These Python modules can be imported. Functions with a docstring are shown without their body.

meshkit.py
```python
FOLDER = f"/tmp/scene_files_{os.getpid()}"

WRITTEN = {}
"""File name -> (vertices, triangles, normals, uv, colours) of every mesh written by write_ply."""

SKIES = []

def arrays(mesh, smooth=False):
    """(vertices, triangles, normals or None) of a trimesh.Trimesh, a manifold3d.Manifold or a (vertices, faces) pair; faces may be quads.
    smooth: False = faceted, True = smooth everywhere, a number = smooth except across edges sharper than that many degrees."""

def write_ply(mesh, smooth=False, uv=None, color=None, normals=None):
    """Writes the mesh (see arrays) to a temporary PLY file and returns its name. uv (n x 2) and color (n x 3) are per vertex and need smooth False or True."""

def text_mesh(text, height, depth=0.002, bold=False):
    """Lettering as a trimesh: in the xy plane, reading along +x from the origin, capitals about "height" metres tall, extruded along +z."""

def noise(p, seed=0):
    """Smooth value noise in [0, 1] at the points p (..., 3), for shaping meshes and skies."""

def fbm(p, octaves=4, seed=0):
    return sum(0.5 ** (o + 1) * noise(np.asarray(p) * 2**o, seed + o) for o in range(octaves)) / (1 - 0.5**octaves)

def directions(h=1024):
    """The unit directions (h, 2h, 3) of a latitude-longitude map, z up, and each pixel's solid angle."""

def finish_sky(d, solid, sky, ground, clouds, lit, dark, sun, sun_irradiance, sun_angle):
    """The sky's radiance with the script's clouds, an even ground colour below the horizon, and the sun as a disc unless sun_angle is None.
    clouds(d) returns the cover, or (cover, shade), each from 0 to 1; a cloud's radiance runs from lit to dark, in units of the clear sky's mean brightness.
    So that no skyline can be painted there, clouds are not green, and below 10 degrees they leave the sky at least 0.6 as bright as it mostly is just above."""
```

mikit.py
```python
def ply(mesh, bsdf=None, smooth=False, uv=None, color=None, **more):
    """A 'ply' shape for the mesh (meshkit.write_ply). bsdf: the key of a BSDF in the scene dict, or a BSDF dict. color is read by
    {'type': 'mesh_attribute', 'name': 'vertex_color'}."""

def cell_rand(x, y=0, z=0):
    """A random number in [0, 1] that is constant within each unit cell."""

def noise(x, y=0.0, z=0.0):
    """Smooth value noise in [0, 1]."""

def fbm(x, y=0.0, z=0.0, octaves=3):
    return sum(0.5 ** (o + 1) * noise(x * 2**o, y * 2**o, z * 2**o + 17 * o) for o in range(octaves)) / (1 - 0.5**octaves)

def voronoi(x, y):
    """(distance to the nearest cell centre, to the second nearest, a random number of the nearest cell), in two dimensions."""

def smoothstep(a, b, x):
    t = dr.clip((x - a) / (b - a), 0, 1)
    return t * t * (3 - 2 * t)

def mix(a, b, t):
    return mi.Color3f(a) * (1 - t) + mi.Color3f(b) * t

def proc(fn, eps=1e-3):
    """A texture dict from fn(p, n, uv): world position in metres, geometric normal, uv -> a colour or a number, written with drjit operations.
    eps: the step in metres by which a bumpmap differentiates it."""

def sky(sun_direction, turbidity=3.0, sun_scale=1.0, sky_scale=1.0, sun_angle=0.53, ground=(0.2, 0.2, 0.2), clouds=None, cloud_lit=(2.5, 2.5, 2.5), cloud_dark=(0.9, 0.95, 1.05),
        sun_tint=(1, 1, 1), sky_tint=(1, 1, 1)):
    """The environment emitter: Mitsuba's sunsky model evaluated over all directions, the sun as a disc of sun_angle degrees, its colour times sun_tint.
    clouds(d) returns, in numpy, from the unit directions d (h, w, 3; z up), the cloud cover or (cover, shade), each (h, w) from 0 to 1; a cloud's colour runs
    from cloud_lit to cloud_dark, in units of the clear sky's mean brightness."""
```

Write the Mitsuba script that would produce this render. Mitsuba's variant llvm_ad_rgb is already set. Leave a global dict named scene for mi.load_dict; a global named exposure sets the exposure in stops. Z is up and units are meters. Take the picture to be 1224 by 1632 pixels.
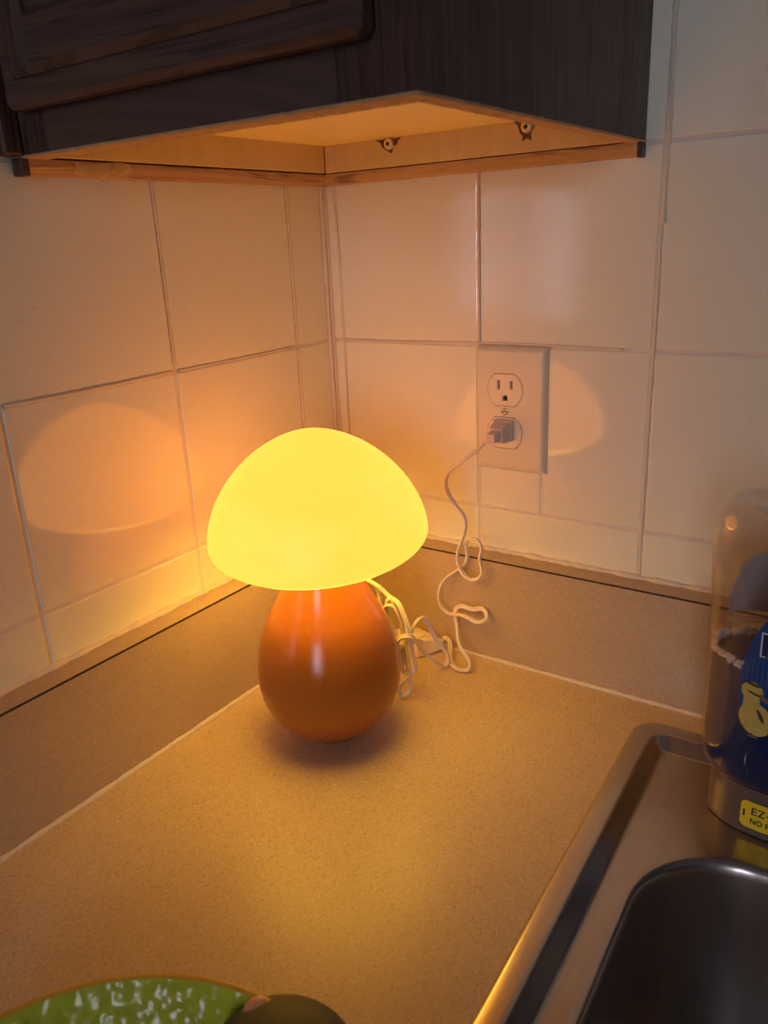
import math, random
import numpy as np, trimesh, mitsuba as mi, mikit, meshkit
import drjit as dr
from mikit import proc, noise, fbm, voronoi, cell_rand, smoothstep, mix
from scipy.interpolate import CubicSpline
from shapely.geometry import Polygon, Point, box as sbox
from shapely import affinity
rng = random.Random(7)
T = mi.ScalarTransform4f
scene, labels = {}, {}

# ------------------------------------------------------------------ camera, light, exposure
EYE = np.array([0.51334, -0.65367, 0.39881])
RIGHT = np.array([0.82572, 0.56227, -0.04508]); DOWN = np.array([0.14753, -0.29241, -0.94484]); FWD = np.array([-0.54445, 0.77353, -0.32440])
scene['camera'] = {'type': 'thinlens', 'to_world': T().look_at(origin=EYE.tolist(), target=(EYE + FWD).tolist(), up=(-DOWN).tolist()),
                   'fov': math.degrees(2 * math.atan(612 / 1271.5)), 'fov_axis': 'x', 'aperture_radius': 0.0012, 'focus_distance': 0.66,
                   'near_clip': 0.02, 'far_clip': 50.0}
exposure = 0.0
SHADE_L = (2.55, 0.76, 0.084)       # milky glass of the lamp, lit through
UNDER_L = (7.6, 4.05, 0.42)          # its underside, glow raised to brighten the counter and walls
WINDOW_L = (6.6, 6.5, 8.2)       # daylight in the window across the room

# ------------------------------------------------------------------ materials
def rgb(*c): return {'type': 'rgb', 'value': list(c)}
def mat(key, d): scene[key] = d
def pr(color, rough=0.5, spec=0.5, **k):
    return {'type': 'twosided', 'b': {'type': 'principled', 'base_color': color if isinstance(color, dict) else rgb(*color), 'roughness': rough, 'specular': spec, **k}}

def tile_col(p, n, uv):
    s = fbm(p.x * 9, p.y * 9, p.z * 9)
    speck = smoothstep(0.80, 0.86, noise(p.x * 420, p.y * 420, p.z * 420)) * smoothstep(0.74, 0.84, noise(p.x * 31 + 5, p.y * 31, p.z * 31))
    return mix(mix((0.89, 0.875, 0.635), (0.915, 0.90, 0.67), s), (0.60, 0.53, 0.44), speck * 0.16)
def grout_col(p, n, uv):
    s = fbm(p.x * 60, p.y * 60, p.z * 60)
    return mix((0.70, 0.63, 0.52), (0.84, 0.78, 0.67), s)
def lam_col(p, n, uv):
    w = noise(p.x * 200, p.y * 200, p.z * 200) * 1.6
    a = noise(p.x * 1150 + w, p.y * 640 + w, p.z * 900)
    b = noise(p.x * 560 - w + 9, p.y * 1250, p.z * 900 + w)
    c = fbm(p.x * 1400, p.y * 1400, p.z * 1400, octaves=2)
    big = fbm(p.x * 14, p.y * 14, p.z * 14)
    base = mix((0.615, 0.475, 0.295), (0.685, 0.54, 0.34), big)
    base = mix(base, (0.47, 0.31, 0.18), smoothstep(0.58, 0.92, a) * 0.5)
    base = mix(base, (0.84, 0.68, 0.46), smoothstep(0.62, 0.92, b) * 0.42)
    return base * (0.86 + 0.28 * c)
def wood(axis, light, dark, freq=1.0):
    def fn(p, n, uv):
        q = [p.x, p.y, p.z]
        al = q[axis]; cr = [q[i] for i in range(3) if i != axis]
        wob = noise(al * 5, cr[0] * 9, cr[1] * 9) * 0.02
        u = (cr[0] + cr[1] * 0.83 + wob)
        g = noise(u * 330 * freq, al * 7) * 0.55 + noise(u * 900 * freq, al * 16) * 0.45
        pore = smoothstep(0.66, 0.86, noise(u * 1300 * freq, al * 30))
        return mix(dark, light, g) * (1 - 0.45 * pore * (dark[0] < 0.4))
    return fn
def ring_wood(p, n, uv):   # flat-sawn rail: wavy cathedral grain
    x, z = p.x, p.z
    r = dr.sqrt(dr.square((x - 0.02) * 0.55) + dr.square((z - 0.40) * 1.9)) + noise(x * 14, z * 30) * 0.012
    g = 0.5 + 0.5 * dr.sin(r * 330)
    f = noise(x * 60, z * 900)
    return mix((0.070, 0.043, 0.033), (0.104, 0.066, 0.050), g * 0.5 + f * 0.5)
DK_L, DK_D = (0.112, 0.067, 0.050), (0.052, 0.029, 0.021)

mat('m_tile', {'type': 'roughplastic', 'diffuse_reflectance': proc(tile_col), 'alpha': 0.008, 'int_ior': 1.62, 'nonlinear': False})
mat('m_grout', {'type': 'twosided', 'b': {'type': 'diffuse', 'reflectance': proc(grout_col)}})
mat('m_caulk', pr((0.78, 0.70, 0.54), 0.6, 0.3))
mat('m_caulk_tan', pr((0.74, 0.56, 0.36), 0.4))
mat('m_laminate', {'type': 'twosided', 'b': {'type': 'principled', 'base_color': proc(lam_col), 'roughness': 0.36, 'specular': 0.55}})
mat('m_splash_shaded', {'type': 'twosided', 'b': {'type': 'principled', 'base_color': proc(lambda p, n, uv: lam_col(p, n, uv) * mi.Color3f(0.76, 0.73, 0.72)), 'roughness': 0.40, 'specular': 0.5}})  # countertop laminate darkened, shade of the upright face put into the colour
mat('m_seam', pr((0.035, 0.018, 0.012), 0.6))
mat('m_dark_v', pr(proc(wood(2, DK_L, DK_D)), 0.5, 0.2))
mat('m_dark_h', pr(proc(wood(0, DK_L, DK_D)), 0.40, 0.4))
mat('m_dark_rail', pr(proc(ring_wood), 0.42, 0.4))
mat('m_ply_v', pr(proc(wood(2, (0.83, 0.66, 0.31), (0.72, 0.54, 0.24), 0.3)), 0.35))
mat('m_ply_h', pr(proc(wood(0, (0.90, 0.77, 0.33), (0.86, 0.73, 0.31), 0.2)), 0.33))
mat('m_edge', pr(proc(lambda p, n, uv: mix((0.32, 0.19, 0.09), (0.62, 0.40, 0.19), fbm(p.x * 240, p.y * 240, p.z * 240))), 0.7))
mat('m_oak_x', pr(proc(wood(0, (0.66, 0.43, 0.19), (0.38, 0.21, 0.08), 0.55)), 0.38))
mat('m_oak_y', pr(proc(wood(1, (0.62, 0.37, 0.16), (0.30, 0.15, 0.055), 0.55)), 0.38))
mat('m_torn', pr(proc(lambda p, n, uv: mix((0.07, 0.035, 0.018), (0.24, 0.13, 0.06), fbm(p.x * 300, p.y * 300, p.z * 300))), 0.85))
mat('m_brass', pr((0.92, 0.84, 0.56), 0.3, 0.6, metallic=0.35))
mat('m_plate', pr((0.78, 0.73, 0.54), 0.30))
mat('m_device', pr((0.84, 0.77, 0.57), 0.32))
mat('m_black', pr((0.012, 0.010, 0.009), 0.6))
mat('m_steel_screw', pr((0.62, 0.55, 0.45), 0.35, metallic=0.7))
mat('m_plug', pr((0.62, 0.54, 0.52), 0.36))
mat('m_cord', pr((0.80, 0.71, 0.62), 0.33))
mat('m_switch', pr((0.93, 0.85, 0.70), 0.35))
def milk(p, n, uv):     # slightly cloudy opal glass
    c = fbm(p.x * 16, p.y * 16, p.z * 34 + 3)
    return mix((0.02, 0.015, 0.005), (0.50, 0.36, 0.12), smoothstep(0.25, 0.75, c))
mat('m_shade', {'type': 'roughplastic', 'diffuse_reflectance': proc(milk), 'alpha': 0.2})
mat('m_orange', {'type': 'bumpmap', 'arbitrary': proc(lambda p, n, uv: 0.00003 * noise(p.z * 1500, dr.atan2(p.y + 0.197, p.x - 0.128) * 5), eps=3e-4),
                 'bsdf': {'type': 'roughplastic', 'diffuse_reflectance': rgb(0.47, 0.142, 0.018), 'alpha': 0.05, 'int_ior': 1.5}, 'scale': 1.0})
mat('m_white', pr((0.8, 0.76, 0.68), 0.4))
def steel(p, n, uv):
    return mix((0.46, 0.42, 0.375), (0.54, 0.495, 0.445), fbm(p.x * 900, p.y * 25, p.z * 25))
mat('m_steel', {'type': 'twosided', 'b': {'type': 'principled', 'base_color': proc(steel), 'metallic': 0.95, 'roughness': 0.26, 'specular': 0.5}})
mat('m_clear', {'type': 'blendbsdf', 'weight': 0.03, 'a': {'type': 'thindielectric', 'int_ior': 1.5, 'specular_transmittance': rgb(0.93, 0.91, 0.91)}, 'b': {'type': 'twosided', 'b': {'type': 'diffuse', 'reflectance': rgb(0.55, 0.50, 0.46)}}})
mat('m_liquid', {'type': 'principled', 'base_color': rgb(0.012, 0.022, 0.10), 'roughness': 0.9, 'specular': 0.0, 'spec_trans': 0.0})
mat('m_foam', pr((0.62, 0.58, 0.52), 0.2, spec_trans=0.0))
mat('m_cap', pr((0.125, 0.093, 0.076), 0.28, clearcoat=0.4))
mat('m_label', pr((0.008, 0.060, 0.215), 0.25))
mat('m_label_navy', pr((0.010, 0.020, 0.085), 0.25))
mat('m_label_white', pr((0.62, 0.66, 0.72), 0.3))
mat('m_label_back', pr((0.42, 0.39, 0.38), 0.4))
mat('m_yellow', pr((0.86, 0.68, 0.03), 0.35))
mat('m_ink', pr((0.035, 0.04, 0.03), 0.5))
mat('m_duck', pr(proc(lambda p, n, uv: mix((0.42, 0.33, 0.06), (0.62, 0.51, 0.14), fbm(p.x * 260, p.y * 260, p.z * 160))), 0.5))
mat('m_duck_dark', pr((0.06, 0.045, 0.03), 0.5))
mat('m_beak', pr((0.16, 0.12, 0.10), 0.4))
def glaze(p, n, uv):
    return mix((0.50, 0.56, 0.04), (0.62, 0.66, 0.06), fbm(p.x * 30, p.y * 30, p.z * 30))
mat('m_glaze', {'type': 'bumpmap', 'arbitrary': proc(lambda p, n, uv: 0.0030 * fbm(p.x * 120, p.y * 120, p.z * 120, octaves=2), eps=6e-4), 'scale': 1.0,
                'bsdf': {'type': 'roughplastic', 'diffuse_reflectance': proc(glaze), 'alpha': 0.06, 'int_ior': 1.5}})
mat('m_rim_lamplit', {'type': 'roughplastic', 'diffuse_reflectance': rgb(0.72, 0.48, 0.05), 'alpha': 0.1, 'int_ior': 1.5})  # warm lamp light on the dish rim, put in as yellow
mat('m_glaze_dark', {'type': 'roughplastic', 'diffuse_reflectance': proc(lambda p, n, uv: mix((0.006, 0.035, 0.028), (0.03, 0.045, 0.015), smoothstep(0.66, 0.74, noise(p.x * 70, p.y * 70)))), 'alpha': 0.3, 'int_ior': 1.5})
mat('m_pink', pr((0.62, 0.36, 0.27), 0.3))
mat('m_dark_pane', pr((0.008, 0.008, 0.010), 0.08, 0.5))  # black glass of the added window over the sink
mat('m_tape', {'type': 'blendbsdf', 'weight': 0.26, 'a': {'type': 'thindielectric', 'int_ior': 1.5}, 'b': {'type': 'roughconductor', 'alpha': 0.25, 'specular_reflectance': rgb(0.9, 0.75, 0.5)}})
mat('m_paint', {'type': 'twosided', 'b': {'type': 'diffuse', 'reflectance': rgb(0.10, 0.095, 0.09)}})
mat('m_ceiling', {'type': 'twosided', 'b': {'type': 'diffuse', 'reflectance': rgb(0.42, 0.43, 0.47)}})
mat('m_floor', {'type': 'twosided', 'b': {'type': 'diffuse', 'reflectance': proc(lambda p, n, uv: mix((0.20, 0.12, 0.07), (0.28, 0.18, 0.11), noise(p.x * 3, p.y * 40)))}})

# ------------------------------------------------------------------ helpers
def tag(key, label=None, cat=None, group=None, kind=None):
    d = {k: v for k, v in (('label', label), ('category', cat), ('group', group), ('kind', kind)) if v}
    labels[key] = {**labels.get(key, {}), **d}
def key_for(key):
    if key not in scene: return key
    i = 1
    while f'{key}_{i:03d}' in scene: i += 1
    return f'{key}_{i:03d}'
def put(key, mesh, m, smooth=30, label=None, **more):
    key = key_for(key)
    scene[key] = mikit.ply(mesh, m, smooth, **more)
    if label: tag(key, label)
    return key
def hull(pts): return trimesh.convex.convex_hull(np.asarray(pts, float))
def cbox(x0, x1, y0, y1, z0, z1, c=0.001):
    """box with chamfered edges"""
    lo, hi = np.array([x0, y0, z0]), np.array([x1, y1, z1])
    pts = []
    for s in np.ndindex(2, 2, 2):
        q = np.where(s, hi, lo); d = np.where(s, -1, 1) * c
        for k in range(3):
            w = q + d; w[k] = q[k]; pts.append(w)
    return hull(pts)
def rbox(x0, x1, y0, y1, z0, z1, r, n=2):
    """box rounded with spheres"""
    ico = trimesh.creation.icosphere(n, r).vertices
    return hull(np.vstack([ico + [a, b, c] for a in (x0 + r, x1 - r) for b in (y0 + r, y1 - r) for c in (z0 + r, z1 - r)]))
def lathe(prof, n=96, closed_prof=False):
    """surface of revolution about z of a list of (r, z); points with r = 0 become poles"""
    prof = np.asarray(prof, float); k = len(prof)
    ph = np.arange(n) * 2 * np.pi / n
    v = np.stack([prof[:, :1] * np.cos(ph), prof[:, :1] * np.sin(ph), np.repeat(prof[:, 1:], n, 1)], -1).reshape(-1, 3)
    f = []
    rows = range(k if closed_prof else k - 1)
    for i in rows:
        j = (i + 1) % k
        a = i * n + np.arange(n); b = i * n + (np.arange(n) + 1) % n; c = j * n + (np.arange(n) + 1) % n; d = j * n + np.arange(n)
        f += [np.stack([a, b, c], 1), np.stack([a, c, d], 1)]
    m = trimesh.Trimesh(v, np.vstack(f), process=False)
    m.merge_vertices(); m.update_faces(m.nondegenerate_faces()); m.remove_unreferenced_vertices()
    return m
def loft(rings, cap0=False, cap1=False):
    rings = [np.asarray(r, float) for r in rings]; n = len(rings[0])
    v = np.vstack(rings); f = []
    for i in range(len(rings) - 1):
        a = i * n + np.arange(n); b = i * n + (np.arange(n) + 1) % n; c = b + n; d = a + n
        f += [np.stack([a, b, c], 1), np.stack([a, c, d], 1)]
    for cap, i in ((cap0, 0), (cap1, len(rings) - 1)):
        if cap:
            v = np.vstack([v, rings[i].mean(0)]); q = len(v) - 1
            a = i * n + np.arange(n); b = i * n + (np.arange(n) + 1) % n
            f.append(np.stack([b, a, a * 0 + q], 1) if i == 0 else np.stack([a, b, b * 0 + q], 1))
    return trimesh.Trimesh(v, np.vstack(f), process=False)
def rrect(x0, x1, y0, y1, r, nc=10, ne=14):
    """rounded rectangle, counter-clockwise, always the same count of points"""
    out = []
    cs = [((x1 - r, y0 + r), -90), ((x1 - r, y1 - r), 0), ((x0 + r, y1 - r), 90), ((x0 + r, y0 + r), 180)]
    corners = [[(c[0] + r * math.cos(math.radians(a0 + 90 * t / nc)), c[1] + r * math.sin(math.radians(a0 + 90 * t / nc))) for t in range(nc + 1)] for c, a0 in cs]
    for i in range(4):
        out += corners[i]
        a, b = np.array(corners[i][-1]), np.array(corners[(i + 1) % 4][0])
        out += [tuple(a + (b - a) * t / ne) for t in range(1, ne)]
    return np.array(out)
def at(ring, z): return np.column_stack([ring, np.full(len(ring), z)])
def spline(pts, step):
    p = np.asarray(pts, float); t = np.r_[0, np.cumsum(np.sqrt(np.linalg.norm(np.diff(p, axis=0), axis=1)))]
    cs = CubicSpline(t, p); u = np.linspace(0, t[-1], 4000); q = cs(u)
    s = np.r_[0, np.cumsum(np.linalg.norm(np.diff(q, axis=0), axis=1))]
    m = max(4, int(s[-1] / step)); w = np.interp(np.linspace(0, s[-1], m), s, u)
    return cs(w)
def sweep(path, section, up=(0, 0, 1), twist=None, scale=None):
    p = np.asarray(path, float); t = np.gradient(p, axis=0); t /= np.linalg.norm(t, axis=1, keepdims=True)
    a = np.cross(up, t[0]); a /= np.linalg.norm(a); rings = []
    sec = np.asarray(section, float)
    for i in range(len(p)):
        a = a - t[i] * (a @ t[i]); a /= np.linalg.norm(a); b = np.cross(t[i], a)
        w = 0 if twist is None else twist[i]; c, s = math.cos(w), math.sin(w)
        q = sec * (1 if scale is None else scale[i])
        rings.append(p[i] + np.outer(q[:, 0] * c - q[:, 1] * s, a) + np.outer(q[:, 0] * s + q[:, 1] * c, b))
    m = loft(rings, True, True)
    return m
def circle(r, n=10): return [(r * math.cos(2 * math.pi * i / n), r * math.sin(2 * math.pi * i / n)) for i in range(n)]
def poly_prism(poly, h, z0=0.0):
    m = trimesh.creation.extrude_polygon(poly, h, engine='earcut'); m.apply_translation([0, 0, z0]); return m
def facing(mesh, ori):
    """mesh drawn in (x, y) with depth +z, stood up against the back wall: x stays, y becomes z, depth goes to -y"""
    v = mesh.vertices.copy(); o = np.asarray(ori, float)
    mesh.vertices = np.column_stack([v[:, 0] + o[0], o[1] - v[:, 2], v[:, 1] + o[2]]); return mesh

# ------------------------------------------------------------------ the room
CEIL, FLOOR, XL, XR, YR = 1.50, -0.91, -2.2, 2.6, -3.1
def box(x0, x1, y0, y1, z0, z1):
    m = trimesh.creation.box([x1 - x0, y1 - y0, z1 - z0]); m.apply_translation([(x0 + x1) / 2, (y0 + y1) / 2, (z0 + z1) / 2]); return m
GR = 0.0011     # how far the grout lies behind the tile faces
def struct(key, mesh, m, label, smooth=False):
    put(key, mesh, m, smooth); tag(key, label, kind='structure')
struct('wall_back', box(-0.12, XR, GR, 0.12, FLOOR, CEIL), 'm_grout', 'tiled kitchen wall behind the lamp and the outlet')
struct('wall_left', box(-0.12, -GR, -0.78, GR, FLOOR, CEIL), 'm_grout', 'tiled kitchen wall on the left, meeting the corner behind the lamp')
struct('wall_side', box(XL - 0.1, XL, YR, 0.12, FLOOR, CEIL), 'm_paint', 'plain painted wall far to the left')
struct('wall_right', box(XR, XR + 0.1, YR, 0.12, FLOOR, CEIL), 'm_paint', 'plain painted wall to the right')
struct('wall_behind', box(XL, -0.12, GR, 0.12, FLOOR, CEIL), 'm_paint', 'plain painted wall beyond the partition')
struct('floor', box(XL, XR, YR, 0.1, FLOOR - 0.05, FLOOR), 'm_floor', 'brown board floor')
struct('ceiling', box(XL, XR, YR, 0.1, CEIL, CEIL + 0.05), 'm_ceiling', 'plain ceiling')
W0, W1, WB, WT = 0.92, 1.62, -0.05, 1.30
rear = trimesh.util.concatenate([box(XL, W0, YR - 0.1, YR, FLOOR, CEIL), box(W1, XR, YR - 0.1, YR, FLOOR, CEIL), box(W0, W1, YR - 0.1, YR, FLOOR, WB), box(W0, W1, YR - 0.1, YR, WT, CEIL)])
struct('wall_rear', rear, 'm_paint', 'plain painted wall with a window behind the camera')
frame = trimesh.util.concatenate([cbox(W0, W1, YR - 0.06, YR + 0.01, WB, WB + 0.05), cbox(W0, W1, YR - 0.06, YR + 0.01, WT - 0.05, WT), cbox(W0, W0 + 0.05, YR - 0.06, YR + 0.01, WB, WT),
                                  cbox(W1 - 0.05, W1, YR - 0.06, YR + 0.01, WB, WT), cbox((W0 + W1) / 2 - 0.03, (W0 + W1) / 2 + 0.03, YR - 0.06, YR + 0.01, WB, WT)])
struct('window_1', frame, 'm_white', 'white two-light window behind the camera')
for a, b in ((W0 + 0.05, (W0 + W1) / 2 - 0.03), ((W0 + W1) / 2 + 0.03, W1 - 0.05)):
    k = put('window_1__pane', box(a, b, YR - 0.05, YR - 0.045, WB + 0.05, WT - 0.05), 'm_white', False, emitter={'type': 'area', 'radiance': rgb(*WINDOW_L)})

# unseen dark window, added to darken what the sink reflects
fr2 = trimesh.util.concatenate([cbox(0.640, 1.70, -0.018, 0.0, 0.152, 0.190, 0.002), cbox(0.640, 1.70, -0.018, 0.0, 1.12, 1.16, 0.002), cbox(0.640, 0.680, -0.018, 0.0, 0.191, 1.119, 0.002), cbox(1.66, 1.70, -0.018, 0.0, 0.191, 1.119, 0.002), cbox(1.15, 1.19, -0.018, 0.0, 0.191, 1.119, 0.002)])
struct('added_window_2', fr2, 'm_dark_v', 'added unseen dark window over the sink, darkening its reflections')
for a, b in ((0.681, 1.149), (1.191, 1.659)): put('added_window_2__pane', box(a, b, -0.006, -0.001, 0.191, 1.119), 'm_dark_pane', False)

# ------------------------------------------------------------------ wall tiles
def tile_mesh(u0, u1, v0, v1, tu=0.0, tv=0.0, c=0.0013):
    """a pillowed tile in (u, v, depth into the wall)"""
    pts = []
    for d, e in ((0.006, 0.0), (0.0011, 0.0), (0.00035, c * 0.35), (0.0, c)):
        for a in (u0 + e, u1 - e):
            for b in (v0 + e, v1 - e): pts.append((a, b, d))
    p = np.array(pts)
    p[:, 2] += tu * (p[:, 0] - (u0 + u1) / 2) + tv * (p[:, 1] - (v0 + v1) / 2)
    return p
def on_back(p): return np.column_stack([p[:, 0], p[:, 2], p[:, 1]])
def on_left(p): return np.column_stack([-p[:, 2], p[:, 0], p[:, 1]])
G = 0.0012
ZR = [0.1072, 0.149, 0.3032, 0.4578, 0.612]
back_cols = [(0.0020, 0.0126), (0.0148, 0.1677 - G), (0.1677 + G, 0.3243 - 0.0016), (0.3243 + 0.0016, 0.479), (0.4814, 0.634), (0.6364, 0.79), (0.7924, 0.945)]
TILT_B, TILT_L = {}, {}
def back_tile(u0, u1, v0, v1, tilt=None):
    t = tilt or (rng.uniform(-1, 1) * 0.004, rng.uniform(-1, 1) * 0.004)
    put('wall_back__tile', hull(on_back(tile_mesh(u0, u1, v0, v1, *t))), 'm_tile', False)
for r in range(4):
    for c, (u0, u1) in enumerate(back_cols):
        v0, v1 = ZR[r] + G * (r > 0), ZR[r + 1] - G
        if (r == 3 and c < 2) or (r > 0 and c > 4): continue            # behind the cabinet and the added window
        if r == 1 and c == 1: u1 = 0.1652
        if r == 1 and c == 2:                    # cut round the outlet
            back_tile(0.1689, 0.2294, v0, 0.1890, (0, 0)); back_tile(0.2318, u1, v0, v1, (0.001, 0.0)); continue
        if c == 0 or r == 0: back_tile(u0, u1, v0, v1, (0, 0))
        elif r == 1 and c == 1: back_tile(u0, u1, v0, v1, (0.001, 0.0))
        else: back_tile(u0, u1, v0, v1)
left_cols = [(-0.0546, -0.0075), (-0.2100, -0.0570), (-0.3634, -0.2124), (-0.5170, -0.3662), (-0.6720, -0.5196), (-0.7790, -0.6746)]
for r in range(3):
    for c, (u0, u1) in enumerate(left_cols):
        v0, v1 = ZR[r] + G * (r > 0), ZR[r + 1] - G
        t = (0, 0) if r == 0 else (rng.uniform(-1, 1) * 0.004, rng.uniform(-1, 1) * 0.004)
        if (r, c) in TILT_L: t = TILT_L[r, c]
        put('wall_left__tile', hull(on_left(tile_mesh(u0, u1, v0, v1, *t))), 'm_tile', False)
# caulk: beads in the corner, along the backsplash and in the wide joint
def bead(key, path, r, m, step=0.004, jitter=0.25, seed=1, flat=1.0):
    q = spline(path, step); k = meshkit.noise(q * 160, seed) + 0.6 * meshkit.noise(q * 420, seed + 3)
    sec = [(a, b * flat) for a, b in circle(r, 8)]
    return put(key, sweep(q, sec, scale=1 + jitter * (k - 0.8) * 2), m, True)
bead('wall_back__caulk', [(0.0012, -0.0003, 0.103), (0.0010, -0.0005, 0.2), (0.0012, -0.0004, 0.32), (0.0010, -0.0004, 0.451)], 0.0020, 'm_caulk', seed=2)
bead('wall_left__caulk', [(-0.0002, -0.0050, 0.105), (0.0002, -0.0054, 0.25), (0.0000, -0.0048, 0.4495)], 0.0024, 'm_caulk', seed=4)
bead('wall_back__caulk', [(0.0140, 0.0004, 0.105), (0.0134, 0.0002, 0.25), (0.0142, 0.0002, 0.37), (0.0098, 0.0003, 0.4495)], 0.0011, 'm_caulk', seed=6)
bead('wall_back__caulk', [(0.3243, 0.0013, 0.106), (0.3240, 0.0010, 0.22), (0.3246, 0.0010, 0.33), (0.3242, 0.0011, 0.46), (0.3247, 0.0008, 0.62)], 0.0015, 'm_caulk', jitter=0.4, seed=8)
bead('wall_back__caulk', [(0.3262, -0.0002, 0.40), (0.3259, 0.0003, 0.43), (0.3266, 0.0000, 0.455), (0.3256, 0.0003, 0.50), (0.3252, 0.0003, 0.61)], 0.0011, 'm_caulk', jitter=0.6, seed=9)
bead('wall_back__caulk', [(0.06, 0.0006, 0.1056), (0.2, 0.0000, 0.1062), (0.32, -0.0004, 0.1058), (0.5, 0.0, 0.106), (0.9, 0.0, 0.106)], 0.0026, 'm_caulk', jitter=0.45, seed=11)
bead('wall_left__caulk', [(0.0, -0.004, 0.1056), (0.0002, -0.2, 0.1062), (-0.0003, -0.4, 0.1058), (0.0, -0.6, 0.106), (0.0, -0.775, 0.106)], 0.0028, 'm_caulk', jitter=0.45, seed=12)
bead('wall_back__caulk', [(0.017, 0.0002, 0.3033), (0.10, -0.0003, 0.3036), (0.166, 0.0, 0.3050), (0.22, -0.0004, 0.3052), (0.30, 0.0003, 0.3034)], 0.0010, 'm_caulk', jitter=0.5, seed=13)
bead('wall_left__caulk', [(0.0002, -0.060, 0.3034), (-0.0002, -0.13, 0.3031), (0.0001, -0.208, 0.3034)], 0.0009, 'm_caulk', jitter=0.5, seed=14)
bead('wall_left__caulk', [(0.0000, -0.214, 0.3036), (0.0003, -0.29, 0.3028), (0.0, -0.362, 0.3034)], 0.0013, 'm_caulk', jitter=0.5, seed=15)
bead('wall_left__caulk', [(0.0, -0.2112, 0.31), (0.0, -0.2108, 0.38), (0.0001, -0.2113, 0.4495)], 0.0009, 'm_caulk', jitter=0.6, seed=16)
bead('wall_left__caulk', [(0.0001, -0.0557, 0.306), (0.0, -0.0560, 0.38), (0.0001, -0.0556, 0.4495)], 0.0011, 'm_caulk', jitter=0.4, seed=17)
bead('wall_left__caulk', [(0.0001, -0.0557, 0.108), (0.0, -0.0559, 0.2), (0.0, -0.0558, 0.301)], 0.0010, 'm_caulk', jitter=0.4, seed=18)
bead('wall_back__caulk', [(0.1677, -0.0001, 0.307), (0.1676, -0.0001, 0.38), (0.1678, -0.0001, 0.4495)], 0.0015, 'm_caulk', jitter=0.4, seed=19)

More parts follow.
